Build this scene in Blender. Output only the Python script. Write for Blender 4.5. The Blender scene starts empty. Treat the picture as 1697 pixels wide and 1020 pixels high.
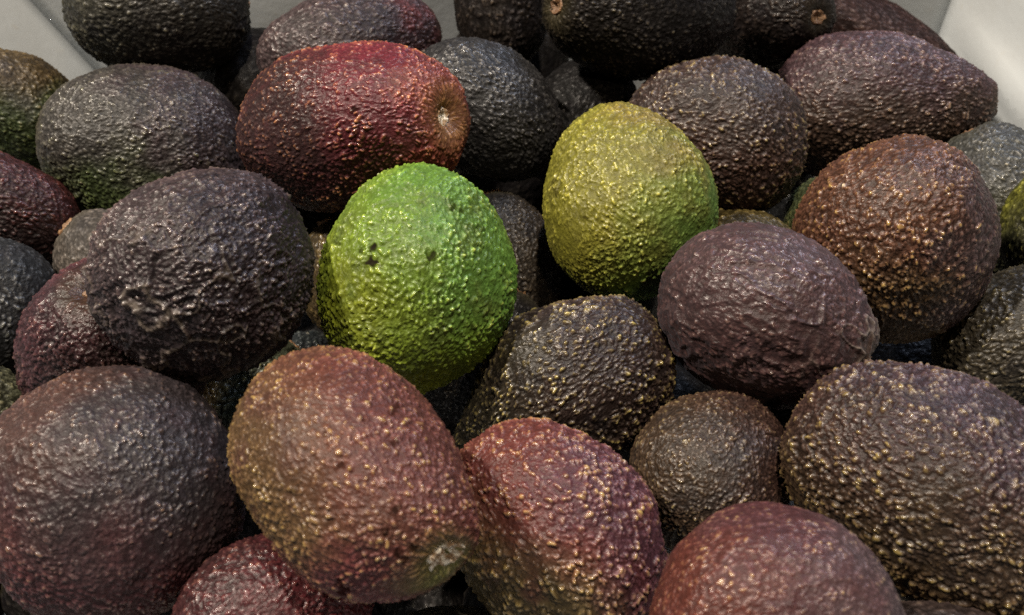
import bpy, math, random
import numpy as np

# ------------------------------------------------------------------ camera, world, lights
scene = bpy.context.scene
COL = scene.collection
PITCH = math.radians(48)
FWD = np.array([0, math.cos(PITCH), -math.sin(PITCH)])
UPV = np.array([0, math.sin(PITCH), math.cos(PITCH)])
RGT = np.array([1.0, 0, 0])
CAM = np.array([0.0, -0.24758, 0.27496])

cd = bpy.data.cameras.new('camera')
cam = bpy.data.objects.new('camera', cd)
COL.objects.link(cam)
cam.location = CAM
cam.rotation_euler = (math.radians(90) - PITCH, 0, 0)
cd.sensor_width = 36
cd.lens = 1820 / 1697 * 36
cd.clip_start = 0.01
cd.clip_end = 50
cd.dof.use_dof = True
cd.dof.focus_distance = 0.345
cd.dof.aperture_fstop = 18.0
scene.camera = cam

world = bpy.data.worlds.new('World')
scene.world = world
world.use_nodes = True
bg = world.node_tree.nodes['Background']
bg.inputs[0].default_value = (0.62, 0.72, 0.9, 1)
bg.inputs[1].default_value = 0.005


def area(name, loc, target, size, power, color, size_y=None):
    l = bpy.data.lights.new(name, 'AREA')
    l.energy = power
    l.color = color
    l.size = size
    if size_y:
        l.shape = 'RECTANGLE'
        l.size_y = size_y
    o = bpy.data.objects.new(name, l)
    COL.objects.link(o)
    o.location = loc
    d = np.array(target, float) - np.array(loc, float)
    from mathutils import Vector
    o.rotation_euler = Vector(d).to_track_quat('-Z', 'Y').to_euler()
    return o


area('ceiling_lamp', (-0.80, 0.18, 1.16), (0, 0.03, 0), 0.09, 31, (1.0, 0.885, 0.74))
area('second_lamp', (0.10, -0.02, 1.5), (0, 0, 0), 0.05, 22, (1.0, 0.885, 0.74))
area('aisle_lamp', (0.25, -0.62, 0.80), (0.05, -0.1, 0), 0.05, 1.2, (1.0, 0.80, 0.55))
area('window_light', (0.60, 0.85, 1.0), (0, 0, 0), 0.45, 10, (0.66, 0.77, 1.0))

scene.view_settings.view_transform = 'Standard'
scene.view_settings.look = 'None'
scene.view_settings.exposure = 0.22
scene.view_settings.gamma = 1.0
scene.cycles.max_bounces = 5
scene.cycles.use_denoising = False
scene.cycles.caustics_reflective = False
scene.cycles.caustics_refractive = False
scene.cycles.blur_glossy = 1.0
scene.cycles.glossy_bounces = 2
scene.cycles.sample_clamp_indirect = 1.5


# ------------------------------------------------------------------ numpy noise
def _h(ix, iy, iz, seed):
    n = (ix.astype(np.uint32) * np.uint32(374761393) + iy.astype(np.uint32) * np.uint32(668265263)
         + iz.astype(np.uint32) * np.uint32(2147483647 & 3266489917) + np.uint32(seed * 974711 & 0xffffffff))
    n = (n ^ (n >> np.uint32(13))) * np.uint32(1274126177)
    n = n ^ (n >> np.uint32(16))
    n = n * np.uint32(2246822519)
    return n ^ (n >> np.uint32(15))


def noise(P, seed):
    """gradient-like value noise, about -1..1"""
    b = np.floor(P)
    f = (P - b).astype(np.float32)
    f = f * f * f * (f * (f * 6 - 15) + 10)
    b = b.astype(np.int64)
    out = 0
    for dx in (0, 1):
        wx = f[:, 0] if dx else 1 - f[:, 0]
        for dy in (0, 1):
            wy = f[:, 1] if dy else 1 - f[:, 1]
            for dz in (0, 1):
                wz = f[:, 2] if dz else 1 - f[:, 2]
                v = (_h(b[:, 0] + dx, b[:, 1] + dy, b[:, 2] + dz, seed) & np.uint32(65535)).astype(np.float32) / 32767.5 - 1
                out = out + v * wx * wy * wz
    return out


def fbm(P, seed, n=3):
    o, a, s = 0, 1.0, 0
    for i in range(n):
        o = o + a * noise(P * 2.03 ** i + 17.3 * i, seed + i)
        s += a
        a *= .5
    return o / s


def voronoi(P, seed, jit=1.0):
    b = np.floor(P).astype(np.int64)
    f1 = np.full(len(P), 9., np.float32)
    f2 = f1.copy()
    r1 = np.zeros(len(P), np.float32)
    r2 = np.zeros(len(P), np.float32)
    Pf = (P - b).astype(np.float32)
    for dx in (-1, 0, 1):
        for dy in (-1, 0, 1):
            for dz in (-1, 0, 1):
                h = _h(b[:, 0] + dx, b[:, 1] + dy, b[:, 2] + dz, seed)
                ox = dx + .5 + jit * ((h & np.uint32(1023)).astype(np.float32) / 1023 - .5) - Pf[:, 0]
                oy = dy + .5 + jit * (((h >> np.uint32(10)) & np.uint32(1023)).astype(np.float32) / 1023 - .5) - Pf[:, 1]
                oz = dz + .5 + jit * (((h >> np.uint32(20)) & np.uint32(1023)).astype(np.float32) / 1023 - .5) - Pf[:, 2]
                d = ox * ox + oy * oy + oz * oz
                nearer = d < f1
                f2 = np.where(nearer, f1, np.minimum(f2, d))
                r1 = np.where(nearer, ((h * np.uint32(2654435761)) >> np.uint32(16)).astype(np.float32) / 65535, r1)
                f1 = np.where(nearer, d, f1)
    return np.sqrt(f1), np.sqrt(f2), r1


def sstep(a, b, x):
    t = np.clip((x - a) / (b - a), 0, 1)
    return t * t * (3 - 2 * t)


# ------------------------------------------------------------------ even sphere of quads
_cache = {}


def quad_sphere(N):
    if N in _cache:
        return _cache[N]
    ids, verts, faces = {}, [], []
    keys, quads = [], []
    g = np.arange(N + 1)
    for ax in range(3):
        for sgn in (0, N):
            u, v = np.meshgrid(g, g, indexing='ij')
            k = np.zeros((N + 1, N + 1, 3), np.int64)
            k[..., ax] = sgn
            k[..., (ax + 1) % 3] = u
            k[..., (ax + 2) % 3] = v
            key = (k[..., 0] * (N + 1) + k[..., 1]) * (N + 1) + k[..., 2]
            q = np.stack([key[:-1, :-1], key[1:, :-1], key[1:, 1:], key[:-1, 1:]], -1).reshape(-1, 4)
            if sgn == 0:
                q = q[:, ::-1]
            keys.append(key.ravel())
            quads.append(q)
    uk = np.unique(np.concatenate(keys))
    Q = np.searchsorted(uk, np.concatenate(quads))
    c = np.stack([uk // (N + 1) ** 2, (uk // (N + 1)) % (N + 1), uk % (N + 1)], 1) / N * 2 - 1
    c = np.tan(c * math.pi / 4)
    c /= np.linalg.norm(c, axis=1)[:, None]
    _cache[N] = (c, Q)
    return _cache[N]


def mesh_from(name, V, Q):
    me = bpy.data.meshes.new(name)
    me.vertices.add(len(V))
    me.vertices.foreach_set('co', np.asarray(V, np.float32).ravel())
    me.loops.add(Q.size)
    me.loops.foreach_set('vertex_index', Q.astype(np.int32).ravel())
    me.polygons.add(len(Q))
    me.polygons.foreach_set('loop_start', np.arange(0, Q.size, Q.shape[1], dtype=np.int32))
    me.polygons.foreach_set('loop_total', np.full(len(Q), Q.shape[1], np.int32))
    me.polygons.foreach_set('use_smooth', np.ones(len(Q), bool))
    me.update(calc_edges=True)
    return me


def put_attr(me, name, rgba):
    a = me.attributes.new(name, 'FLOAT_COLOR', 'POINT')
    a.data.foreach_set('color', np.asarray(rgba, np.float32).ravel())


# ------------------------------------------------------------------ materials
class NT:
    def __init__(self, name):
        self.m = bpy.data.materials.new(name)
        self.m.use_nodes = True
        self.t = self.m.node_tree
        self.t.nodes.clear()

    def n(self, kind, **kw):
        x = self.t.nodes.new(kind)
        for k, v in kw.items():
            setattr(x, k, v)
        return x

    def l(self, a, b):
        self.t.links.new(a, b)

    def val(self, sock, v):
        if isinstance(v, bpy.types.NodeSocket):
            self.l(v, sock)
        else:
            sock.default_value = v

    def math(self, op, a, b=0.0, clamp=False):
        x = self.n('ShaderNodeMath', operation=op, use_clamp=clamp)
        self.val(x.inputs[0], a)
        self.val(x.inputs[1], b)
        return x.outputs[0]

    def mix(self, f, a, b):
        x = self.n('ShaderNodeMix', data_type='RGBA')
        self.val(x.inputs[0], f)
        self.val(x.inputs[6], a if isinstance(a, bpy.types.NodeSocket) else (*a, 1))
        self.val(x.inputs[7], b if isinstance(b, bpy.types.NodeSocket) else (*b, 1))
        return x.outputs[2]

    def noise(self, vec, scale, detail=3.0, rough=.55):
        x = self.n('ShaderNodeTexNoise')
        self.l(vec, x.inputs['Vector'])
        x.inputs['Scale'].default_value = scale
        x.inputs['Detail'].default_value = detail
        x.inputs['Roughness'].default_value = rough
        return x.outputs['Fac']

    def ramp(self, fac, a, b):
        x = self.n('ShaderNodeMapRange', interpolation_type='SMOOTHSTEP')
        self.l(fac, x.inputs[0])
        x.inputs[1].default_value = a
        x.inputs[2].default_value = b
        return x.outputs[0]


def skin_material(name, s):
    g = NT(name)
    at = g.n('ShaderNodeAttribute', attribute_name='skin')
    mk = g.n('ShaderNodeAttribute', attribute_name='marks')
    sp = g.n('ShaderNodeSeparateColor')
    g.l(at.outputs['Color'], sp.inputs[0])
    tub, rnd, zone, fine = sp.outputs[0], sp.outputs[1], sp.outputs[2], at.outputs['Alpha']
    sm = g.n('ShaderNodeSeparateColor')
    g.l(mk.outputs['Color'], sm.inputs[0])
    scar, halo, zone2, bruise = sm.outputs[0], sm.outputs[1], sm.outputs[2], mk.outputs['Alpha']
    tc = g.n('ShaderNodeTexCoord').outputs['Object']
    n1 = g.noise(tc, 90, 4)
    n2 = g.noise(tc, 420, 3)
    n3 = g.noise(tc, 2200, 2)
    base = g.mix(zone, s['c1'], s['c2'])
    base = g.mix(zone2, base, s['c3'])
    patch = g.math('MULTIPLY', g.ramp(n1, .48, .68), s['patch'])
    base = g.mix(patch, base, s['c4'])
    # skin grain: slight value changes
    hv = g.n('ShaderNodeHueSaturation')
    g.l(base, hv.inputs['Color'])
    g.l(g.math('ADD', g.math('MULTIPLY', n2, 1.1), .45), hv.inputs['Value'])
    base = hv.outputs[0]
    # the tops of the pebbles are paler corky skin, the creases darker flesh-side skin
    lf = g.n('ShaderNodeHueSaturation')
    g.l(base, lf.inputs['Color'])
    g.l(g.math('ADD', g.math('MULTIPLY', fine, s['lift']), s['floor']), lf.inputs['Value'])
    base = lf.outputs[0]
    tip = g.mix(g.ramp(rnd, .25, .75), s['t1'], s['t2'])
    pale = g.ramp(rnd, s['pale'], s['pale'] + .004)  # rare pale specks: lenticels and debris, some painted in as glints
    tip = g.mix(pale, tip, (.75, .66, .5))
    k = g.math('MULTIPLY', g.math('POWER', tub, s['tpow'] * 2.6), s['tip'])
    k = g.math('MULTIPLY', k, g.math('ADD', g.math('MULTIPLY', n1, 1.3), .35), clamp=True)
    k = g.math('MULTIPLY', k, g.math('ADD', g.math('MULTIPLY', g.math('POWER', rnd, 2.2), 1.25), .03), clamp=True)
    col = g.mix(k, base, tip)
    halo_c = g.mix(tub, s['h1'], s['h2'])
    col = g.mix(g.math('MULTIPLY', halo, g.math('ADD', g.math('MULTIPLY', n2, .9), .3), clamp=True), col, halo_c)
    col = g.mix(g.math('MULTIPLY', bruise, .97), col, (.010, .007, .006))
    # thin pale corky creases
    col = g.mix(g.math('MULTIPLY', scar, s['scar']), col, s['scarc'])
    p = g.n('ShaderNodeBsdfPrincipled')
    g.l(col, p.inputs['Base Color'])
    r = g.math('ADD', g.math('MULTIPLY', g.math('SUBTRACT', n1, .5), .25), s['rough'])
    r = g.math('ADD', r, g.math('MULTIPLY', n3, .12))
    r = g.math('SUBTRACT', r, g.math('MULTIPLY', tub, g.math('ADD', g.math('MULTIPLY', rnd, .26), .10)))
    r = g.math('MAXIMUM', g.math('ADD', r, .04), .17)
    g.l(r, p.inputs['Roughness'])
    g.l(g.math('MULTIPLY', g.math('SUBTRACT', g.math('ADD', g.math('MULTIPLY', tub, 1.1), .5), g.math('MULTIPLY', bruise, 1.2), clamp=False), s['spec'], clamp=True), p.inputs['Specular IOR Level'])
    if s['sss'] > 0:
        p.inputs['Sheen Weight'].default_value = 0.0
    p.inputs['Sheen Weight'].default_value = s['bloom']
    p.inputs['Sheen Roughness'].default_value = .55
    p.inputs['Sheen Tint'].default_value = (.8, .84, 1, 1)
    b = g.n('ShaderNodeBump')
    b.inputs['Strength'].default_value = s['micro']
    b.inputs['Distance'].default_value = .0004
    v = g.n('ShaderNodeTexVoronoi')
    g.l(tc, v.inputs['Vector'])
    v.inputs['Scale'].default_value = 1100
    hgt = g.math('ADD', g.math('MULTIPLY', n3, .8), g.math('MULTIPLY', v.outputs['Distance'], -.6))
    g.l(hgt, b.inputs['Height'])
    g.l(b.outputs[0], p.inputs['Normal'])
    o = g.n('ShaderNodeOutputMaterial')
    g.l(p.outputs[0], o.inputs[0])
    return g.m


def stem_material(name, ca, cb):
    g = NT(name)
    tc = g.n('ShaderNodeTexCoord').outputs['Object']
    n1 = g.noise(tc, 500, 4)
    n2 = g.noise(tc, 1500, 3)
    c = g.mix(g.ramp(n1, .4, .6), ca, cb)
    c = g.mix(g.ramp(n2, .55, .68), c, (.10, .05, .025))
    p = g.n('ShaderNodeBsdfPrincipled')
    g.l(c, p.inputs['Base Color'])
    p.inputs['Roughness'].default_value = .5
    b = g.n('ShaderNodeBump')
    b.inputs['Strength'].default_value = .8
    b.inputs['Distance'].default_value = .0006
    g.l(n2, b.inputs['Height'])
    g.l(b.outputs[0], p.inputs['Normal'])
    o = g.n('ShaderNodeOutputMaterial')
    g.l(p.outputs[0], o.inputs[0])
    return g.m


def plastic_material():
    g = NT('white_bin_plastic')
    tc = g.n('ShaderNodeTexCoord').outputs['Object']
    n1 = g.noise(tc, 9, 4)
    n2 = g.noise(tc, 160, 5)
    c = g.mix(g.ramp(n1, .35, .7), (.47, .50, .52), (.44, .46, .47))
    c = g.mix(g.math('MULTIPLY', g.ramp(n2, .6, .8), .35), c, (.42, .38, .31))
    p = g.n('ShaderNodeBsdfPrincipled')
    g.l(c, p.inputs['Base Color'])
    p.inputs['Roughness'].default_value = .48
    b = g.n('ShaderNodeBump')
    b.inputs['Strength'].default_value = .25
    b.inputs['Distance'].default_value = .0006
    g.l(n2, b.inputs['Height'])
    g.l(b.outputs[0], p.inputs['Normal'])
    o = g.n('ShaderNodeOutputMaterial')
    g.l(p.outputs[0], o.inputs[0])
    return g.m


STEM = stem_material('pale_stem', (.30, .18, .085), (.80, .74, .62))
STEM_BROWN = stem_material('brown_stem', (.09, .045, .02), (.20, .11, .05))
PLASTIC = plastic_material()

# ------------------------------------------------------------------ the bin
ground = bpy.data.objects.new('ground', mesh_from('ground', [(-3, -3, -.18), (3, -3, -.18), (3, 3, -.18), (-3, 3, -.18)], np.array([[0, 1, 2, 3]])))
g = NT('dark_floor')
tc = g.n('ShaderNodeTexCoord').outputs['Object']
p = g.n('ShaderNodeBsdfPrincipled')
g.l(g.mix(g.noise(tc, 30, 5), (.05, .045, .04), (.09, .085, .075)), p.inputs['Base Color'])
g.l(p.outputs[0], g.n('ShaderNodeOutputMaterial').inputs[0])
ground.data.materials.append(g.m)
COL.objects.link(ground)
ground['kind'] = 'structure'

bin_ = bpy.data.objects.new('produce_bin', None)
COL.objects.link(bin_)
bin_.location = (0, 0, -.171)
bin_['label'] = 'white plastic bin with slanting walls holding the heap of avocados'
bin_['category'] = 'bin'
ZB, ZT = -.165, .075
BOT = [(-.170, .226), (.218, .238), (.288, -.19), (-.235, -.19)]
TOP = [(-.290, .232), (.222, .234), (.318, -.20), (-.310, -.20)]


def wall(name, i, dents, seed):
    j = (i + 1) % 4
    N, M = 60, 30
    a0, a1 = np.array([*BOT[i], ZB]), np.array([*BOT[j], ZB])
    b0, b1 = np.array([*TOP[i], ZT]), np.array([*TOP[j], ZT])
    u, v = np.meshgrid(np.linspace(0, 1, N + 1), np.linspace(0, 1, M + 1), indexing='ij')
    u, v = u.ravel()[:, None], v.ravel()[:, None]
    P = (a0 * (1 - u) + a1 * u) * (1 - v) + (b0 * (1 - u) + b1 * u) * v
    nrm = np.cross(a1 - a0, b0 - a0)
    nrm /= np.linalg.norm(nrm)
    edge = (np.minimum(u, 1 - u) * 8).clip(0, 1)
    rid = 1 - np.abs(noise(P * 14 + 3, seed))[:, None]
    inner = P + nrm * (dents * edge * (fbm(P * 11, seed + 5, 2)[:, None] + .9 * rid ** 6))
    outer = P + nrm * (-.004 if np.dot(nrm, -P.mean(0) + [0, 0, .0]) > 0 else .004)
    idx = np.arange((N + 1) * (M + 1)).reshape(N + 1, M + 1)
    q = np.stack([idx[:-1, :-1], idx[1:, :-1], idx[1:, 1:], idx[:-1, 1:]], -1).reshape(-1, 4)
    n = len(P)
    rims = []
    ring = np.concatenate([idx[:, 0], idx[-1, 1:], idx[-2::-1, -1], idx[0, -2:0:-1]])
    r2 = np.roll(ring, -1)
    rims = np.stack([ring, r2, r2 + n, ring + n], -1)
    Q = np.concatenate([q, q[:, ::-1] + n, rims[:, ::-1]])
    me = mesh_from(name, np.concatenate([inner, outer]) - np.array(bin_.location), Q)
    o = bpy.data.objects.new(name, me)
    me.materials.append(PLASTIC)
    COL.objects.link(o)
    o.parent = bin_
    return o


wall('back_wall', 0, .0006, 3)
wall('side_wall', 1, .0060, 11)
wall('front_wall', 2, .0005, 21)
wall('side_wall', 3, .0008, 31)
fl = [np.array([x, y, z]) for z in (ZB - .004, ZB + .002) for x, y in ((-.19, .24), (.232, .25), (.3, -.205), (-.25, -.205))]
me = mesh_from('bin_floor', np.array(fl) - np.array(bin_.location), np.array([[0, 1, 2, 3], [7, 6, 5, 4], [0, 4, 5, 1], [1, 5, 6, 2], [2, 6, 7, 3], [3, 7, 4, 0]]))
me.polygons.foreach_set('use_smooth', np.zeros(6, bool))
me.materials.append(g.m)  # floor coloured dark so it reads as shaded gaps between the fruit
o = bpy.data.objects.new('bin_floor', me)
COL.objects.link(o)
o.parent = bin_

# ------------------------------------------------------------------ avocados
# name, centre (m), stem axis, second axis, half length, half width, taper towards the stem
TABLE = [
    ('green',(-0.0304,-0.0093,0.0250),(0.089,0.948,0.307),(0.986,-0.041,-0.159),0.0375,0.0296,0.06),
    ('olive',(0.0395,0.0354,0.0164),(-0.127,0.888,0.442),(0.980,0.043,0.196),0.0354,0.0293,0.13),
    ('red_stem',(-0.0546,0.0563,0.0310),(0.820,-0.364,0.442),(0.155,-0.601,-0.784),0.0478,0.0296,0.10),
    ('wrinkled',(-0.0893,-0.0247,0.0440),(0.497,0.792,-0.355),(0.407,-0.573,-0.711),0.0333,0.0294,0.05),
    ('greygreen',(-0.1442,0.0860,-0.0030),(-0.975,-0.048,0.219),(0.132,0.668,0.733),0.0413,0.0336,0.06),
    ('topleft',(-0.1400,0.1375,0.0278),(0.956,0.246,-0.158),(0.000,-0.540,-0.842),0.0370,0.0273,0.05),
    ('leftolive',(-0.2032,0.1104,-0.0020),(-0.790,0.025,0.613),(0.456,0.692,0.560),0.0288,0.0232,0.08),
    ('leftred',(-0.1846,0.0471,0.0010),(0.824,-0.011,-0.567),(-0.384,-0.746,-0.544),0.0286,0.0193,0.10),
    ('leftblue',(-0.1786,0.0032,-0.0041),(-0.157,-0.782,-0.603),(-0.889,-0.154,0.431),0.0242,0.0214,0.05),
    ('greypeek',(-0.1398,0.0278,-0.0151),(-0.754,0.255,0.605),(0.568,0.716,0.406),0.0297,0.0209,0.10),
    ('pitred',(-0.1283,-0.0189,0.0023),(-0.044,-0.065,0.997),(0.831,0.552,0.072),0.0322,0.0278,0.08),
    ('bigleft',(-0.1121,-0.0803,0.0113),(-0.505,0.808,-0.303),(0.853,0.521,-0.032),0.0381,0.0351,0.04),
    ('leftedge',(-0.1770,-0.0367,-0.0149),(0.843,0.521,-0.135),(0.307,-0.671,-0.675),0.0235,0.0186,0.05),
    ('shinyolive',(-0.0972,-0.0136,-0.0393),(0.624,0.707,0.333),(0.744,-0.405,-0.532),0.0300,0.0214,0.10),
    ('blueblack',(-0.0872,0.0160,-0.0672),(0.751,0.602,0.272),(0.630,-0.529,-0.568),0.0272,0.0201,0.05),
    ('frontstem',(-0.0400,-0.0957,0.0428),(0.555,-0.829,0.072),(-0.801,-0.555,-0.225),0.0392,0.0249,0.12),
    ('bottomred',(-0.0625,-0.1146,0.0058),(0.887,0.461,0.022),(0.414,-0.774,-0.479),0.0274,0.0226,0.08),
    ('redbrown',(0.0113,-0.0892,0.0061),(-0.676,0.684,0.274),(0.731,0.574,0.369),0.0363,0.0267,0.08),
    ('goldbump',(0.0128,-0.0349,-0.0044),(-0.844,-0.371,-0.387),(-0.530,0.686,0.498),0.0408,0.0267,0.08),
    ('blackslope',(-0.0103,-0.0004,-0.0251),(0.500,0.677,0.540),(0.866,-0.371,-0.336),0.0267,0.0203,0.05),
    ('brownmid',(-0.0047,0.0465,-0.0248),(-0.174,0.702,0.691),(0.985,0.132,0.114),0.0288,0.0225,0.08),
    ('purple',(0.0789,-0.0221,0.0195),(0.860,-0.507,-0.062),(-0.412,-0.616,-0.671),0.0345,0.0267,0.04),
    ('brownround',(0.0600,-0.0638,-0.0030),(0.515,0.855,0.067),(0.852,-0.502,-0.148),0.0262,0.0237,0.06),
    ('bigright',(0.1169,-0.0854,0.0187),(0.730,-0.683,0.011),(-0.535,-0.582,-0.612),0.0452,0.0297,0.08),
    ('frontred',(0.0620,-0.1292,0.0297),(0.989,0.103,0.102),(0.136,-0.905,-0.403),0.0320,0.0277,0.06),
    ('brown',(0.1257,0.0084,0.0225),(0.065,-0.331,-0.941),(-0.940,0.295,-0.169),0.0343,0.0300,0.10),
    ('topright',(0.1524,0.1169,-0.0051),(0.948,-0.217,0.233),(0.050,-0.622,-0.782),0.0462,0.0298,0.20),
    ('goldgrey',(0.0754,0.0794,0.0087),(-0.906,0.423,-0.016),(0.255,0.575,0.778),0.0364,0.0288,0.05),
    ('black',(-0.0100,0.0876,0.0134),(0.866,-0.292,-0.407),(-0.500,-0.542,-0.676),0.0334,0.0247,0.08),
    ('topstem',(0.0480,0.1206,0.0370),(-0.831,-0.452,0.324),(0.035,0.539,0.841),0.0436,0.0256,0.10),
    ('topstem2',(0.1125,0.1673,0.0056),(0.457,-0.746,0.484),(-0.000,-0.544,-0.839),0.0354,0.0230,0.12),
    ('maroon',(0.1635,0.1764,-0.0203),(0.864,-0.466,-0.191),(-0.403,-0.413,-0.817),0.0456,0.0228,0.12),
    ('toppurple',(-0.0641,0.1277,0.0144),(0.900,0.433,-0.056),(0.206,-0.534,-0.820),0.0379,0.0232,0.15),
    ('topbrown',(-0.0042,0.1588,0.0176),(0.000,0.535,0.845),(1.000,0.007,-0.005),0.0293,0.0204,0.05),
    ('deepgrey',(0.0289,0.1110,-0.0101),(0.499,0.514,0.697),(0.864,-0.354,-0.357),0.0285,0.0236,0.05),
    ('rightgrey',(0.1881,0.0659,-0.0139),(-0.387,0.740,0.551),(0.829,0.017,0.559),0.0321,0.0251,0.08),
    ('rightedge',(0.1929,0.0287,0.0112),(0.155,0.623,0.766),(0.879,-0.441,0.181),0.0251,0.0204,0.05),
    ('rightdark',(0.1736,-0.0139,-0.0012),(0.857,-0.030,0.514),(0.279,-0.812,-0.512),0.0333,0.0258,0.10),
    ('blackpeek',(0.1090,0.1183,-0.0521),(0.488,-0.658,-0.573),(-0.845,-0.193,-0.498),0.0295,0.0228,0.05),
    ('greenpeek',(0.1246,0.0500,-0.0185),(-0.166,0.727,0.666),(0.944,-0.078,0.321),0.0269,0.0218,0.08),
    ('olivepeek',(0.0835,0.0338,-0.0150),(0.979,-0.141,0.145),(0.000,-0.718,-0.696),0.0255,0.0202,0.05),
    ('tanpeek',(-0.0570,0.0295,-0.0195),(-0.495,0.583,0.644),(0.858,0.447,0.255),0.0278,0.0191,0.05),
    ('bottomright',(0.1087,-0.1313,0.0108),(0.922,-0.299,0.248),(-0.163,-0.877,-0.453),0.0256,0.0166,0.05),
    ('bottomgrey',(-0.0153,-0.1140,-0.0294),(0.999,0.019,-0.042),(-0.000,-0.916,-0.402),0.0243,0.0186,0.05),
    ('blackgap',(0.1482,0.0067,-0.0449),(0.940,-0.212,0.267),(0.000,-0.783,-0.622),0.0280,0.0224,0.05),
    ('f1',(-0.0793,0.0533,-0.0944),(0.854,0.478,0.205),(0.493,-0.620,-0.611),0.0340,0.0261,0.05),
    ('f2',(0.0334,0.0578,-0.0495),(0.173,0.708,0.684),(0.982,-0.177,-0.065),0.0318,0.0245,0.05),
    ('f3',(0.0494,-0.0111,-0.0463),(0.933,0.207,0.296),(0.339,-0.782,-0.523),0.0284,0.0218,0.05),
    ('f4',(-0.1028,-0.0362,-0.0838),(0.332,0.851,0.406),(0.912,-0.180,-0.368),0.0291,0.0235,0.05),
    ('f5',(0.0059,0.1318,-0.0525),(0.985,0.105,0.139),(0.174,-0.645,-0.744),0.0355,0.0273,0.05),
    ('f6',(0.1215,0.2111,-0.0535),(0.978,-0.171,0.123),(0.000,-0.582,-0.813),0.0394,0.0288,0.05),
    ('f7',(0.0060,-0.0856,-0.0479),(0.500,0.770,0.396),(0.866,-0.453,-0.211),0.0249,0.0191,0.05),
    ('f8',(-0.1764,0.0032,-0.0471),(0.459,0.805,0.376),(0.795,-0.183,-0.578),0.0268,0.0224,0.05),
    ('f9',(-0.1837,0.0801,-0.0475),(0.464,0.740,0.487),(0.804,-0.122,-0.582),0.0303,0.0240,0.05),
    ('f10',(-0.1074,0.1448,-0.0155),(0.918,0.366,0.155),(0.334,-0.500,-0.799),0.0315,0.0237,0.05),
    ('f12',(-0.0233,-0.0772,-0.0735),(0.341,0.853,0.394),(0.938,-0.283,-0.201),0.0256,0.0205,0.05),
    ('f14',(0.0944,-0.0233,-0.0297),(0.912,0.141,0.386),(0.332,-0.806,-0.490),0.0259,0.0197,0.05),
    ('f13',(-0.0265,0.0110,-0.0646),(0.998,0.038,-0.049),(0.000,-0.796,-0.606),0.0304,0.0234,0.05),
    ('f11',(0.1867,0.0169,-0.0646),(0.459,0.561,0.689),(0.794,-0.606,-0.035),0.0283,0.0212,0.05),
    ('f23',(-0.1388,0.1808,-0.0352),(-0.752,0.209,0.625),(0.609,0.585,0.536),0.0355,0.0270,0.05),
    ('f25',(-0.0024,0.1859,-0.0389),(0.574,0.483,0.662),(0.819,-0.333,-0.467),0.0359,0.0273,0.05),
    ('f30',(-0.2227,0.1114,-0.0522),(-0.311,0.528,0.790),(0.854,0.520,-0.011),0.0332,0.0252,0.05),
    ('f32',(-0.0987,0.1048,-0.0462),(0.895,0.411,0.176),(0.398,-0.555,-0.731),0.0326,0.0248,0.05),
    ('f33',(-0.0406,0.1490,-0.0865),(0.325,0.655,0.682),(0.943,-0.167,-0.289),0.0367,0.0279,0.05),
    ('f37',(0.2047,0.1019,-0.0436),(0.175,0.605,0.777),(0.901,-0.417,0.122),0.0323,0.0246,0.05),
    ('f47',(0.2217,0.0497,-0.0663),(0.887,-0.167,0.430),(0.140,-0.790,-0.597),0.0311,0.0236,0.05),
    ('f48',(-0.2000,-0.0015,-0.0875),(0.509,0.816,0.274),(0.754,-0.269,-0.599),0.0298,0.0227,0.05),
    ('f55',(0.2000,0.0132,-0.1091),(0.832,0.148,0.534),(0.388,-0.844,-0.371),0.0316,0.0240,0.05),
    ('f56',(0.2262,-0.0145,-0.0683),(0.271,0.704,0.657),(0.835,-0.511,0.203),0.0282,0.0215,0.05),
    ('f57',(-0.2241,-0.0424,-0.1188),(-0.433,0.675,0.598),(0.781,0.612,-0.125),0.0295,0.0224,0.05),
    ('f58',(-0.1735,-0.0378,-0.1277),(-0.906,0.054,0.419),(0.226,0.900,0.372),0.0302,0.0229,0.05),
    ('f59',(-0.1182,-0.0375,-0.1282),(0.812,0.580,0.065),(0.527,-0.680,-0.509),0.0302,0.0230,0.05),
    ('f60',(-0.0544,-0.0575,-0.0899),(0.172,0.884,0.435),(0.976,-0.094,-0.195),0.0274,0.0208,0.05),
    ('f63',(0.0972,-0.0606,-0.0840),(0.734,0.500,0.459),(0.638,-0.740,-0.213),0.0269,0.0205,0.05),
    ('f65',(0.1919,-0.0606,-0.0840),(-0.639,0.767,0.058),(0.639,0.487,0.595),0.0269,0.0205,0.05),
]

# looks: linear skin colours, some darkened in place of shade
D = dict(c1=(.030, .024, .026), c2=(.030, .024, .026), c3=(.05, .035, .03), c4=(.02, .017, .02), patch=.5,
         t1=(.09, .07, .055), t2=(.16, .11, .07), tip=.8, tpow=1.6, pale=.997, h1=(.06, .05, .02), h2=(.16, .13, .05), halo=.3,
         scar=.0, scarc=(.17, .14, .10), rough=.41, spec=.4, bloom=.0, micro=.5, sss=0,
         cs=.0022, mixp=.5, amp=.00042, wr=0, fold=0, folda=0, foldt=.5, foldr=.55, macro=1.0, za=None, z0=0, zw=1.0, zb=None, zb0=0, zbw=1, ring=0, blunt=.05, neck=0, sk=0, lift=1.35, floor=.27, spots=(), N=72)


def L(**kw):
    d = dict(D)
    d.update(kw)
    return d


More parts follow.
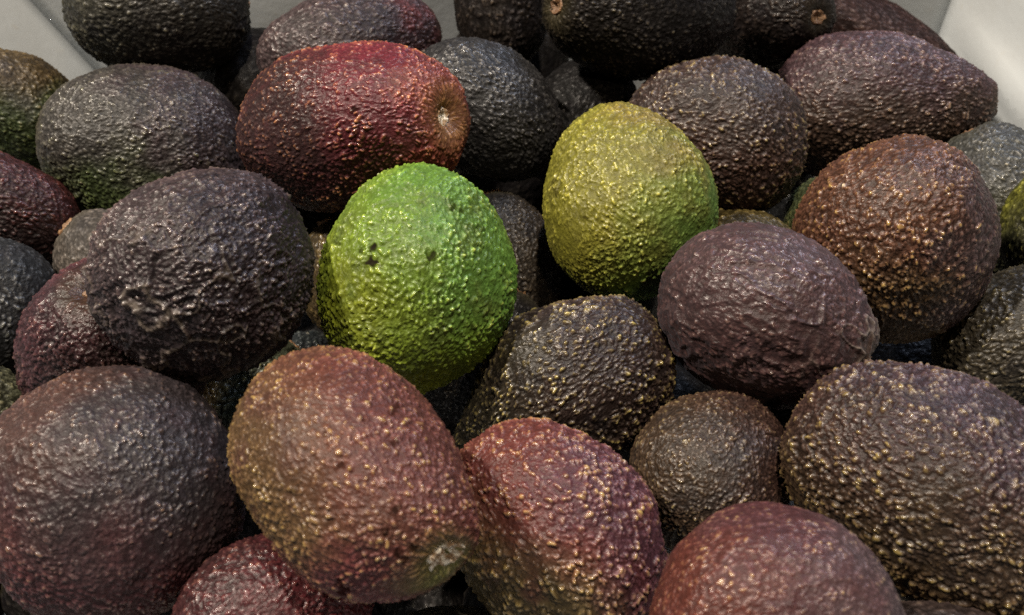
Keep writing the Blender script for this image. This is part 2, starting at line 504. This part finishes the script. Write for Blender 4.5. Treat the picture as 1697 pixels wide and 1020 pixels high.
G = 'avocados heaped in the bin'
LOOKS = {
    'green': (L(floor=.5, lift=.9, N=92, c1=(0.114, 0.188, 0.020), c2=(0.157, 0.184, 0.016), c3=(0.100, 0.198, 0.030), c4=(0.078, 0.110, 0.018), patch=.75, t1=(.30, .42, .05), t2=(.45, .48, .09), tip=.45, za=230, z0=.25, zw=.9, zb=30, zb0=.5, zbw=.6,
                cs=.0024, mixp=0.59, amp=.0005, rough=0.36, pale=.997, spots=((622, 412, 9, 1), (618, 437, 15, 1), (604, 418, 8, .8), (715, 425, 11, .9), (703, 452, 9, .5), (748, 345, 12, .7), (765, 350, 8, .6), (798, 376, 12, .7), (790, 380, 8, .6), (563, 405, 7, .6), (790, 545, 11, .6), (667, 530, 8, .5), (660, 545, 6, .5), (563, 458, 7, .5))),
              'bright green avocado in the middle of the heap, the greenest of all', G),
    'olive': (L(floor=.5, lift=.9, N=84, c1=(0.162, 0.153, 0.020), c2=(0.102, 0.178, 0.036), c3=(0.170, 0.128, 0.027), c4=(0.111, 0.102, 0.018), patch=.5, t1=(.42, .38, .05), t2=(.5, .45, .10), tip=.6, za=-40, z0=.25, zw=.8, zb=60, zb0=.75, zbw=.5,
                cs=.0021, mixp=0.51, amp=.00042, rough=0.40, spots=((925, 318, 11, .7), (920, 300, 9, .6), (970, 362, 8, .6))),
              'yellowish olive green avocado standing right of the bright green one', G),
    'red_stem': (L(ring=0.0029, floor=.42, lift=1.05, N=100, c1=(.14, .020, .030), c2=(.035, .014, .014), c3=(.19, .045, .035), c4=(.06, .014, .016), patch=.6, t1=(.36, .08, .07), t2=(.48, .22, .09), tip=0.75, tpow=1.2, za=205, z0=.15, zw=.8, zb=5, zb0=.62, zbw=.5,  # c2 paints the shaded lower left side darker
                   cs=.0022, mixp=0.36, amp=.00048, rough=0.36, blunt=.12, halo=.6, h1=(.10, .06, .022), h2=(.55, .34, .10), spots=((590, 183, 9, .9), (578, 166, 6, .8), (556, 240, 6, .7), (660, 245, 5, .7), (676, 203, 5, .7))),
                 'red avocado with a round stem scar at right, behind the bright green one', G),
    'wrinkled': (L(N=100, c1=(0.036, 0.025, 0.029), c2=(0.055, 0.037, 0.039), c4=(0.021, 0.015, 0.019), t1=(.075, .06, .055), t2=(.15, .115, .085), tip=.7, za=140, z0=.2, zw=.8, cs=.0021, mixp=0.55, amp=.00045, wr=.0006, fold=.0008, folda=262, foldt=.8, foldr=.2, scar=.4, scarc=(.14, .115, .09), rough=0.38, pale=.997),
                 'shrivelled blackish avocado with curling skin folds, left of the bright green one', G),
    'greygreen': (L(N=92, c1=(0.040, 0.035, 0.030), c2=(0.034, 0.047, 0.015), c3=(0.043, 0.030, 0.032), c4=(0.025, 0.024, 0.021), t1=(.09, .08, .06), t2=(.11, .11, .05), tip=.55, za=-80, z0=.25, zw=.7, zb=20, zb0=.4, zbw=.6, cs=.0025, mixp=0.89, amp=.00042, rough=0.40),
                  'plump grey green avocado lying sideways at upper left beside the red one', G),
    'topleft': (L(N=72, c1=(0.033, 0.031, 0.019), c2=(0.023, 0.020, 0.016), t1=(.07, .065, .04), t2=(.10, .09, .05), tip=.5, za=-30, zw=1, cs=.0028, mixp=0.89, amp=.00045, rough=0.48),
                'dark olive black avocado touching the upper left corner of the bin wall', G),
    'leftolive': (L(N=60, c1=(.060, .040, .016), c2=(.035, .05, .014), t1=(.10, .07, .03), t2=(.14, .10, .04), tip=.6, za=-80, z0=0, zw=.8, cs=.0026, mixp=0.85, amp=.0004, rough=0.51),
                  'brownish olive avocado against the left bin wall, cut by the left edge', G),
    'leftred': (L(N=60, c1=(.045, .013, .013), c2=(.022, .010, .010), t1=(.10, .03, .025), t2=(.14, .05, .035), tip=.6, za=-90, z0=.1, zw=.8, cs=.0024, mixp=0.81, amp=.00045, rough=0.44),
                'dark wine red avocado at the left edge, below the brownish olive one', G),
    'leftblue': (L(N=60, c1=(.026, .027, .030), t1=(.06, .06, .06), t2=(.10, .10, .08), tip=.5, cs=.0026, mixp=0.47, amp=.00035, rough=0.48),
                 'bluish black avocado cut by the left edge, beside the one with a stem pit', G),
    'greypeek': (L(N=56, c1=(.07, .058, .048), t1=(.11, .09, .07), t2=(.13, .10, .08), tip=.4, cs=.0026, mixp=0.77, amp=.0003, rough=0.61, wr=.0003),
                 'dull grey brown avocado tip peeking out left of the shrivelled one', G),
    'pitred': (L(N=88, c1=(.050, .018, .022), c2=(.028, .014, .014), t1=(.09, .04, .035), t2=(.14, .07, .05), tip=.6, za=-60, z0=.1, zw=.9, cs=.0026, mixp=0.85, amp=.00048, wr=.0003, rough=0.33, halo=.5, h1=(.03, .02, .008), h2=(.09, .06, .025), ring=.0028),
               'purplish avocado with radial ridges around its stem pit, under the shrivelled one', G),
    'bigleft': (L(floor=.42, lift=1.05, N=108, c1=(0.032, 0.025, 0.028), c2=(.060, .019, .022), c3=(0.063, 0.030, 0.024), c4=(0.036, 0.016, 0.018), t1=(.10, .05, .04), t2=(.20, .12, .06), tip=0.45, za=-105, z0=.0, zw=.8, zb=150, zb0=.55, zbw=.7, cs=.0023, mixp=0.47, amp=.00036, wr=.0002, rough=0.42, pale=.997),
                'large round avocado in the lower left corner, grey above and dark maroon below', G),
    'leftedge': (L(N=44, c1=(.055, .056, .035), t1=(.12, .12, .06), t2=(.2, .18, .1), tip=.6, cs=.0026, mixp=0.85, amp=.0004, rough=0.40),
                 'small strip of olive grey avocado at the left edge above the large lower left one', G),
    'shinyolive': (L(N=60, c1=(0.11, 0.074, 0.034), c2=(0.075, 0.085, 0.055), t1=(.12, .12, .04), t2=(.2, .17, .06), tip=.6, za=30, z0=.2, zw=.7, cs=.0025, mixp=0.77, amp=.0005, wr=.0003, rough=0.28),
                   'glossy dark olive avocado deep between the large lower left one and the front stem one', G),
    'blueblack': (L(spec=.15, N=56, c1=(.022, .026, .028), t1=(.05, .06, .055), t2=(.08, .09, .07), tip=.5, cs=.0025, mixp=0.77, amp=.0005, rough=0.31),
                  'blue black avocado glimpsed in the gap below the shrivelled one', G),
    'frontstem': (L(ring=.0047, floor=.42, lift=1.05, N=112, c1=(.120, .039, .031), c2=(.100, .057, .024), c3=(.125, .030, .034), c4=(.075, .028, .024), patch=.6, t1=(.28, .10, .055), t2=(.38, .28, .08), tip=.55, tpow=1.2, za=200, z0=.1, zw=1.2, zb=-75, zb0=.6, zbw=.6,
                    cs=.0021, mixp=0.47, amp=.00042, rough=0.39, blunt=.12, sk=-.25, halo=.65, h1=(.13, .17, .03), h2=(.34, .34, .09), spots=((652, 740, 9, .7), (655, 845, 9, .8), (640, 880, 7, .7), (660, 915, 8, .8), (648, 690, 7, .5), (600, 700, 6, .5), (565, 775, 8, .6), (490, 812, 8, .6), (575, 965, 14, .7), (685, 905, 9, .8), (672, 920, 8, .7), (655, 678, 7, .5), (540, 725, 6, .5))),
                  'reddish avocado in front with a pale ragged stem scar facing the viewer', G),
    'bottomred': (L(N=64, c1=(.085, .018, .022), c2=(.04, .014, .015), t1=(.14, .05, .05), t2=(.24, .12, .08), tip=.7, za=150, z0=.4, zw=.8, lift=1.5, cs=.0020, mixp=0.70, amp=.0004, rough=0.32),
                  'deep red avocado cut by the bottom edge, under the front stem one', G),
    'redbrown': (L(floor=.42, lift=1.05, N=100, c1=(.130, .036, .030), c2=(.085, .060, .024), c3=(0.094, 0.036, 0.046), c4=(0.112, 0.028, 0.029), t1=(.34, .15, .06), t2=(.40, .29, .09), tip=.5, tpow=1.1, za=-110, z0=.15, zw=.8, zb=10, zb0=.45, zbw=.5, cs=.0026, mixp=0.33, amp=.00055, rough=0.34, pale=.997),
                 'red brown avocado with scattered golden bumps, right of the front stem one', G),
    'goldbump': (L(N=96, c1=(.046, .029, .026), c2=(.044, .036, .022), t1=(.12, .065, .045), t2=(.30, .24, .07), neck=.5, tip=0.9, tpow=1.1, za=200, z0=.1, zw=1, cs=.0023, mixp=0.36, amp=.0006, rough=0.32, pale=.997),
                 'blackish brown avocado with shiny golden bumps, just below and right of the bright green one', G),
    'blackslope': (L(N=64, c1=(.024, .022, .023), t1=(.07, .06, .055), t2=(.11, .10, .08), tip=.6, cs=.0023, mixp=0.47, amp=.0005, rough=0.42),
                   'black bumpy avocado in the shade between the bright green and golden bumped ones', G),
    'brownmid': (L(N=64, c1=(.040, .030, .020), c2=(.028, .028, .030), t1=(.08, .06, .035), t2=(.13, .10, .06), tip=.6, za=120, z0=.5, zw=.5, cs=.0019, mixp=0.62, amp=.0004, rough=0.42),
                 'dark brown avocado behind, squeezed between the bright green and the olive green ones', G),
    'purple': (L(spec=0.42, floor=.42, lift=1.05, N=92, c1=(0.056, 0.028, 0.029), c2=(0.040, 0.017, 0.016), c3=(0.054, 0.033, 0.035), c4=(0.038, 0.019, 0.022), t1=(.10, .075, .07), t2=(.2, .15, .11), tip=0.25, za=-110, z0=.1, zw=.8, cs=.0024, mixp=0.55, amp=0.00024, wr=0.0006, fold=.0008, folda=-30, foldt=.4, foldr=.5, scar=.6, scarc=(.2, .165, .14), rough=0.39, bloom=.05, pale=.997),
               'dull purple avocado with fine wrinkles, below and right of the olive green one', G),
    'brownround': (L(N=76, c1=(0.054, 0.033, 0.020), c2=(0.052, 0.027, 0.021), t1=(.12, .09, .04), t2=(.2, .16, .07), tip=.75, za=0, zw=1, cs=.0019, mixp=0.59, amp=.0004, rough=0.40, pale=.997),
                   'small round brown avocado between the golden bumped one and the big right one', G),
    'bigright': (L(N=112, c1=(0.050, 0.026, 0.022), c2=(0.050, 0.031, 0.016), c3=(0.058, 0.034, 0.040), c4=(0.030, 0.019, 0.018), t1=(.14, .075, .045), t2=(.25, .19, .06), tip=0.6, tpow=1.1, za=-100, z0=0, zw=1, zb=60, zb0=.6, zbw=.5, cs=.0026, mixp=0.66, amp=.0006, rough=0.36, pale=.997),
                 'big dark brown avocado with coarse golden pebbling, filling the lower right', G),
    'frontred': (L(floor=.42, lift=1.05, N=104, c1=(.072, .025, .027), c2=(0.088, 0.064, 0.069), c3=(.095, .026, .019), c4=(0.088, 0.035, 0.037), t1=(.2, .09, .06), t2=(.4, .29, .12), tip=0.45, za=-30, z0=.15, zw=1, zb=170, zb0=.6, zbw=.6, cs=.0021, mixp=0.47, amp=.0002, wr=.0002, rough=0.42),
                 'smooth reddish purple avocado cut by the bottom edge, in front of the big right one', G),
    'brown': (L(N=84, c1=(.095, .042, .026), c2=(.075, .045, .022), c3=(.075, .048, .050), c4=(.06, .026, .018), t1=(.2, .1, .045), t2=(.34, .23, .07), tip=.65, za=-100, z0=.5, zw=.6, zb=0, zb0=.45, zbw=.6, cs=.0025, mixp=0.74, amp=.0005, wr=.0003, rough=0.34, pale=.997),
              'chestnut brown egg shaped avocado at right, narrow end down, above the purple one', G),
    'topright': (L(N=88, neck=.2, c1=(0.065, 0.035, 0.040), c2=(0.047, 0.028, 0.020), c4=(0.047, 0.026, 0.029), t1=(.12, .075, .05), t2=(.21, .14, .08), tip=.75, za=-90, z0=.1, zw=.8, cs=.0025, mixp=0.62, amp=.0005, rough=0.39),
                 'pear shaped purple brown avocado at upper right, neck pointing to the bin wall', G),
    'goldgrey': (L(N=80, c1=(0.053, 0.033, 0.028), c2=(0.053, 0.027, 0.020), t1=(.13, .085, .05), t2=(.28, .22, .08), tip=.85, za=-90, z0=.1, zw=.8, cs=.0024, mixp=0.51, amp=.00055, rough=0.40),
                 'dark grey avocado with tan bumps behind the olive green one', G),
    'black': (L(N=72, c1=(0.025, 0.024, 0.025), t1=(.06, .06, .058), t2=(.09, .085, .075), tip=.5, cs=.0023, mixp=0.70, amp=.0004, rough=0.39),
              'matte black avocado tucked behind the stem end of the red one', G),
    'topstem': (L(spec=.15, N=72, c1=(.016, .013, .011), c2=(.016, .014, .014), t1=(.06, .05, .035), t2=(.11, .09, .05), tip=.6, za=0, zw=1, cs=.0024, mixp=0.70, amp=.0004, rough=0.40, halo=.5, h1=(.03, .025, .01), h2=(.10, .08, .03), ring=.0034),  # base colour cut to stand in for shade on the back row
                'shade-darkened avocado at the top edge with an orange brown stem scar on its left end', G),
    'topstem2': (L(spec=.15, N=56, c1=(.015, .011, .010), t1=(.035, .028, .02), t2=(.08, .06, .04), tip=.5, cs=.0024, mixp=0.70, amp=.0004, rough=0.34, halo=.3, h1=(.03, .025, .015), h2=(.06, .05, .03), ring=0.0034),  # shade over the back row is put into this skin colour
                 'shade-darkened avocado at the top edge with a shiny pale stem on its right end', G),
    'maroon': (L(spec=.15, N=60, c1=(.030, .014, .012), t1=(.045, .026, .02), t2=(.07, .045, .03), tip=.4, cs=.0026, mixp=0.62, amp=.0002, rough=0.56),  # skin tone lowered here in place of back-row shade
               'maroon avocado with shade-darkened skin behind the pear shaped one at upper right', G),
    'toppurple': (L(N=72, c1=(0.047, 0.030, 0.031), c2=(0.032, 0.018, 0.020), c3=(0.095, 0.019, 0.018), t1=(.09, .07, .06), t2=(.13, .10, .08), tip=.6, za=0, z0=.1, zw=.6, zb=0, zb0=.9, zbw=.4, cs=.0026, mixp=0.81, amp=.00042, rough=0.46),
                  'dark purple grey avocado at the top edge, red at its right end', G),
    'topbrown': (L(spec=.15, N=52, c1=(.016, .012, .010), t1=(.06, .045, .035), t2=(.08, .06, .04), tip=.5, cs=.0028, mixp=0.77, amp=.0004, rough=0.51),  # near-black tone holds the shade at the top edge
                 'shade-darkened brown avocado standing upright at the top edge near the middle', G),
    'deepgrey': (L(spec=.15, N=52, c1=(.015, .014, .014), t1=(.03, .03, .028), t2=(.07, .065, .06), tip=.4, cs=.0026, mixp=0.62, amp=.0003, rough=0.46),  # colour darkened to carry the shadow behind the olive one
                 'grey avocado darkened for the deep shadow behind the olive green one', G),
    'rightgrey': (L(N=68, c1=(.050, .050, .044), c2=(.035, .034, .018), t1=(.10, .10, .085), t2=(.14, .12, .07), tip=.6, za=-90, z0=0, zw=.7, cs=.0024, mixp=0.81, amp=.00045, rough=0.40),
                  'grey green avocado at the right edge against the bin wall', G),
    'rightedge': (L(N=44, c1=(.10, .10, .016), c2=(.03, .03, .014), t1=(.25, .24, .05), t2=(.3, .28, .06), tip=.7, za=-90, z0=0, zw=.6, cs=.0025, mixp=0.70, amp=.00045, rough=0.42),
                  'sliver of yellow green avocado at the right edge in front of the grey green one', G),
    'rightdark': (L(N=76, c1=(.042, .034, .022), t1=(.09, .07, .035), t2=(.16, .13, .05), tip=.75, cs=.0024, mixp=0.70, amp=.00055, rough=0.39),
                  'dark olive brown ribbed avocado at the right edge, above the big right one', G),
    'blackpeek': (L(N=56, c1=(.026, .027, .029), t1=(.06, .06, .06), t2=(.08, .08, .075), tip=.4, cs=.0022, mixp=0.62, amp=.0003, wr=.0004, rough=0.36),
                  'small view of a wrinkled black avocado between the tan bumped and chestnut ones', G),
    'greenpeek': (L(N=56, c1=(.11, .13, .055), c2=(.10, .07, .02), t1=(.2, .17, .06), t2=(.32, .22, .06), tip=.6, za=-90, z0=.1, zw=.6, cs=.0024, mixp=0.55, amp=.0004, rough=0.38),
                  'pale green and brown avocado showing a sliver left of the chestnut one', G),
    'olivepeek': (L(N=56, c1=(.075, .055, .018), t1=(.2, .15, .05), t2=(.34, .25, .09), tip=.6, cs=.0024, mixp=0.55, amp=.0004, rough=0.36),
                  'olive brown avocado showing its top just above the purple one', G),
    'tanpeek': (L(N=56, c1=(.08, .055, .022), t1=(.2, .14, .06), t2=(.26, .2, .08), tip=.6, cs=.0024, mixp=0.55, amp=.0004, rough=0.42),
                'tan brown sliver of avocado between the shrivelled and the bright green ones', G),
    'bottomright': (L(N=52, c1=(.035, .024, .022), t1=(.07, .05, .04), t2=(.12, .09, .06), tip=.5, cs=.0024, mixp=0.55, amp=.0003, rough=0.40),
                    'dark brown avocado at the bottom edge under the big right one', G),
    'bottomgrey': (L(N=48, c1=(.065, .056, .04), t1=(.12, .10, .07), t2=(.16, .13, .09), tip=.5, cs=.0024, mixp=0.55, amp=.0003, rough=0.42),
                   'grey brown sliver of avocado at the bottom edge right of the front stem one', G),
    'blackgap': (L(spec=.15, N=48, c1=(.02, .02, .022), t1=(.04, .04, .04), t2=(.05, .05, .05), tip=.4, cs=.0024, mixp=0.55, amp=.0003, rough=0.46),
                 'black avocado deep in the gap below the chestnut one', G),
}
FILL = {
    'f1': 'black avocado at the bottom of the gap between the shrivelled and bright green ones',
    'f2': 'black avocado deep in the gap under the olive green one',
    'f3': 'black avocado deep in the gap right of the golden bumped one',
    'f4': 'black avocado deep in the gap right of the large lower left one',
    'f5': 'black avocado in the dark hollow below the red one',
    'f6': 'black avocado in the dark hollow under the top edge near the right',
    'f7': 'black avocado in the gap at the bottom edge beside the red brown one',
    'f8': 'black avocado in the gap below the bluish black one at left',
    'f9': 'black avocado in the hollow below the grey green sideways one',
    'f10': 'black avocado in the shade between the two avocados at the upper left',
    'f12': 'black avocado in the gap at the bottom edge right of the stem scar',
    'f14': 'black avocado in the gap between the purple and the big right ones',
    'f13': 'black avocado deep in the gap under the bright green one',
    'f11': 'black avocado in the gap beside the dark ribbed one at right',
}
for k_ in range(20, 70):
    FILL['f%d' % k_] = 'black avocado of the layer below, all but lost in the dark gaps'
FILL.update({
    'f25': 'black avocado in the shade between the matte black one and the top edge one',
    'f32': 'black avocado deep between the shrivelled, red and bright green ones',
    'f23': 'black avocado in the hollow above the grey green sideways one',
    'f37': 'black avocado low behind the chestnut one at right',
    'f58': 'black avocado low in the lower left corner under the large round one',
    'f59': 'black avocado at the bottom edge between the large round and deep red ones',
    'f60': 'black avocado at the bottom edge under the front stem one',
    'f57': 'black avocado outermost in the lower left corner of the bin',
})
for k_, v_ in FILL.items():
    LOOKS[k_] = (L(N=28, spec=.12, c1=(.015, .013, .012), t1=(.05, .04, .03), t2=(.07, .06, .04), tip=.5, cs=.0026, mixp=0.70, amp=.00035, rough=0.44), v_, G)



def local_dir(deg, M, toward=0.0):
    a = math.radians(deg)
    w = RGT * math.cos(a) + UPV * math.sin(a) - FWD * toward
    w = w / np.linalg.norm(w)
    return M @ w


def build_avocado(idx, row):
    name, loc, ax, b, hl, hw, kk = row
    s, label, group = LOOKS[name]
    ax = np.array(ax) / np.linalg.norm(ax)
    b = np.array(b) - np.dot(b, ax) * ax
    b /= np.linalg.norm(b)
    c = np.cross(ax, b)
    M = np.stack([ax, b, c])
    loc = np.array(loc)
    n, Q = quad_sphere(int(s['N'] * .935))
    n = n.astype(np.float64)
    # finer facets on the side that lies open at the top of the heap
    cdir = M @ (CAM - loc)
    n = n + .5 * cdir / np.linalg.norm(cdir)
    n /= np.linalg.norm(n, axis=1)[:, None]
    sd = 100 + idx * 37
    rs = np.random.default_rng(sd)
    x = n[:, 0]
    w = hw * (1 - kk * x - s['neck'] * sstep(-.1, .95, x))
    # gentle asymmetry: a bend and lopsided bulges
    P = np.stack([(x - s['blunt'] * np.clip(x, 0, 1) ** 5) * hl, n[:, 1] * w, n[:, 2] * w], 1)
    P[:, 1] += hw * .07 * rs.normal() * (x ** 2 - .3)
    P[:, 1] += s['sk'] * hw * np.clip(x, 0, 1) ** 3
    P[:, 2] += hw * .05 * rs.normal() * (x ** 2 - .3)
    big = noise(P / .028 + sd, sd) * .0016 + noise(P / .012 + sd, sd + 1) * .0006
    rho = np.sqrt(n[:, 1] ** 2 + n[:, 2] ** 2)
    psi = np.arctan2(rho, x)                        # angle from the stem pole
    az = np.arctan2(n[:, 2], n[:, 1])
    # tubercles
    Qp = P / (s['cs'] * .56)
    Qp[:, 0] /= 1.28
    Qp = Qp + .6 * np.stack([noise(Qp * .6, sd + 2), noise(Qp * .6 + 9, sd + 3), noise(Qp * .6 + 31, sd + 4)], 1)
    f1, f2, rn = voronoi(Qp, sd + 5)
    rad = .34 + .30 * rn
    dome = np.sqrt(np.clip(1 - (f1 / rad) ** 2, 0, 1))
    peb = np.sqrt(np.clip(1 - (f1 / .78) ** 2, 0, 1)) * (.25 + .75 * sstep(0, .28, f2 - f1))
    f1b, f2b, rnb = voronoi(Qp * 2.1 + 5.5, sd + 6)
    fineh = sstep(0, .5, f2b - f1b)
    dens = sstep(-.55, .35, noise(P / .013 + 4, sd + 7) + .35)
    hgt = s['mixp'] * peb * (.45 + .75 * rn) + (1 - s['mixp']) * dome * (.35 + .9 * rn) * (.35 + .65 * dens)
    tub = np.clip((s['mixp'] * peb * sstep(.15, .9, hgt) + (1 - s['mixp']) * dome), 0, 1)
    # radial ridges running into the stem
    near = sstep(.62, .22, psi)
    Rp = np.stack([np.cos(az) * 5.2, np.sin(az) * 5.2, psi * 5.0], 1) + .25 * np.stack([noise(Qp * .5 + 3, sd + 8)] * 3, 1)
    g1, g2, gr = voronoi(Rp * 1.5, sd + 9)
    ridge = sstep(0, .5, g2 - g1) * (.5 + .6 * gr)
    hgt = hgt * (1 - near) + near * ridge * .95
    tub = tub * (1 - near) + near * np.clip(ridge, 0, 1) * .8
    # worn, smoother patches where the pebbles have been rubbed down
    worn = .6 + .5 * sstep(-.55, .25, fbm(P / .011 + 60, sd + 50, 2))
    hgt = hgt * worn
    tub = tub * (.3 + .7 * worn)
    # leathery creases that gather the pebbles into uneven clumps
    Lq = P / .0042 + .5 * np.stack([noise(Qp * .4, sd + 61), noise(Qp * .4 + 5, sd + 62), noise(Qp * .4 + 11, sd + 63)], 1)
    crease = np.exp(-(np.abs(noise(Lq, sd + 64)) / .13) ** 2)
    lump = noise(P / .0045 + 21, sd + 65)
    hgt = hgt * (1 - .4 * crease)
    tub = tub * (1 - .4 * crease)
    h = s['amp'] * (2.0 * hgt + .3 * fineh - .35 * crease + .4 * lump)
    # shrivelled skin: fine ridged wrinkles
    scar = np.zeros(len(P))
    if s['wr']:
        Wq = P / .0052
        Wq[:, 0] /= 2.4
        Wq = Wq + .8 * np.stack([noise(P / .009, sd + 10), noise(P / .009 + 7, sd + 11), noise(P / .009 + 15, sd + 12)], 1)
        r = 1 - np.abs(noise(Wq, sd + 13))
        h += 1.5 * s['wr'] * r ** 3 + s['wr'] * .5 * (1 - np.abs(noise(Wq * 2.1, sd + 14))) ** 3
    if s['fold']:
        fd = local_dir(s['folda'], M, s['foldt'])
        where = sstep(s['foldr'], s['foldr'] + .35, n @ fd)
        Wq = P / .0115 + .5 * np.stack([noise(P / .006, sd + 15), noise(P / .006 + 7, sd + 16), noise(P / .006 + 15, sd + 17)], 1)
        a = np.abs(noise(Wq, sd + 18))
        crest = np.exp(-(a / .075) ** 2) * where
        broad = np.exp(-(a / .16) ** 2) * where
        h += s['fold'] * (crest * .55 + broad * .6)
        scar = np.maximum(scar, crest)
    # pit at the stem, small dimple at the blossom end
    pw = .23 if s['ring'] else .17
    pit = np.exp(-(psi / pw) ** 2)
    h = h * (1 - .6 * pit) - pit * hw * (.19 if s['ring'] else .11)
    h -= np.exp(-((math.pi - psi) / .10) ** 2) * hw * .03
    V = P + n / np.array([hl, hw, hw]) / np.linalg.norm(n / np.array([hl, hw, hw]), axis=1)[:, None] * (h + big * s['macro'])[:, None]
    # large colour zones
    nz = fbm(P / .016 + 40, sd + 20, 3)
    zone = np.zeros(len(P))
    if s['za'] is not None:
        zone = sstep(-.5 * s['zw'], .5 * s['zw'], n @ local_dir(s['za'], M) - s['z0'] + .45 * nz)
    zone2 = np.zeros(len(P))
    if s['zb'] is not None:
        zone2 = sstep(-.5 * s['zbw'], .5 * s['zbw'], n @ local_dir(s['zb'], M, .3) - s['zb0'] + .45 * fbm(P / .012 + 80, sd + 30, 3))
    halo = s['halo'] * sstep(.62, .15, psi + .22 * nz)
    br = np.zeros(len(P))
    for (u, v, rpx, strength) in s['spots']:
        d = RGT * (u - 848.5) / 1820 - UPV * (v - 510) / 1820 + FWD
        d /= np.linalg.norm(d)
        o = M @ (CAM - loc)
        dl = M @ d
        off = P - o
        along = off @ dl
        ray = np.linalg.norm(off - along[:, None] * dl, axis=1) + (along > np.linalg.norm(o)) * 9
        rr = rpx / 1820 * .21
        dist = ray + rr * .7 * noise(P / .0011, sd + 44)
        br = np.maximum(br, strength * sstep(rr * 1.3, rr * .55, dist))
    me = mesh_from('avocado', V, Q)
    top = np.clip(.8 * hgt + .3 * (fineh - .5), 0, 1)
    put_attr(me, 'skin', np.stack([tub, rn, zone, top], 1))
    put_attr(me, 'marks', np.stack([scar, halo, zone2, br], 1))
    me.materials.append(skin_material('avocado_skin', s))
    o = bpy.data.objects.new('avocado', me)
    COL.objects.link(o)
    from mathutils import Matrix
    R = M.T
    o.matrix_world = Matrix([[*R[0], loc[0]], [*R[1], loc[1]], [*R[2], loc[2]], [0, 0, 0, 1]])
    o['label'] = label
    o['category'] = 'avocado'
    o['group'] = group
    # dry stem scar sitting in the pit
    T = 22
    rings = [(.0, .0004), (.25, .0002), (.5, .0009), (.72, .0016), (.9, .0019), (1.02, .0014), (1.12, .0004), (1.2, -.0016)]
    sr = (.0034 if not s['ring'] else s['ring'])
    vs = [(rings[0][1], 0, 0)]
    wobt = [1 + .13 * math.sin(2 * t * 2 * math.pi / T + idx) + .09 * rs.normal() for t in range(T)]
    for (rr, zz) in rings[1:]:
        for t in range(T):
            a = t * 2 * math.pi / T
            vs.append(((zz + .00045 * rs.normal() * (rr < 1.1)) * sr / .004, math.cos(a) * rr * sr * wobt[t], math.sin(a) * rr * sr * wobt[t]))
    fs = []
    for r_ in range(len(rings) - 2):
        for t in range(T):
            a, b2 = 1 + r_ * T + t, 1 + r_ * T + (t + 1) % T
            fs.append((a, b2, b2 + T, a + T))
    for t in range(0, T):
        fs.append((0, 1 + (t + 1) % T, 1 + t, 1 + t))
    sm = bpy.data.meshes.new('stem_scar')
    sm.from_pydata(vs, [], [f if f[2] != f[3] else f[:3] for f in fs])
    tip_x = V[np.argmin(psi)][0]
    cen = V[np.argmin(psi)]
    for v_ in sm.vertices:
        v_.co.x += cen[0] + .0006
        v_.co.y += cen[1]
        v_.co.z += cen[2]

    sm.polygons.foreach_set('use_smooth', np.ones(len(sm.polygons), bool))
    sm.materials.append(STEM if name in ('frontstem', 'red_stem') else STEM_BROWN)
    so = bpy.data.objects.new('stem_scar', sm)
    COL.objects.link(so)
    so.parent = o
    return o


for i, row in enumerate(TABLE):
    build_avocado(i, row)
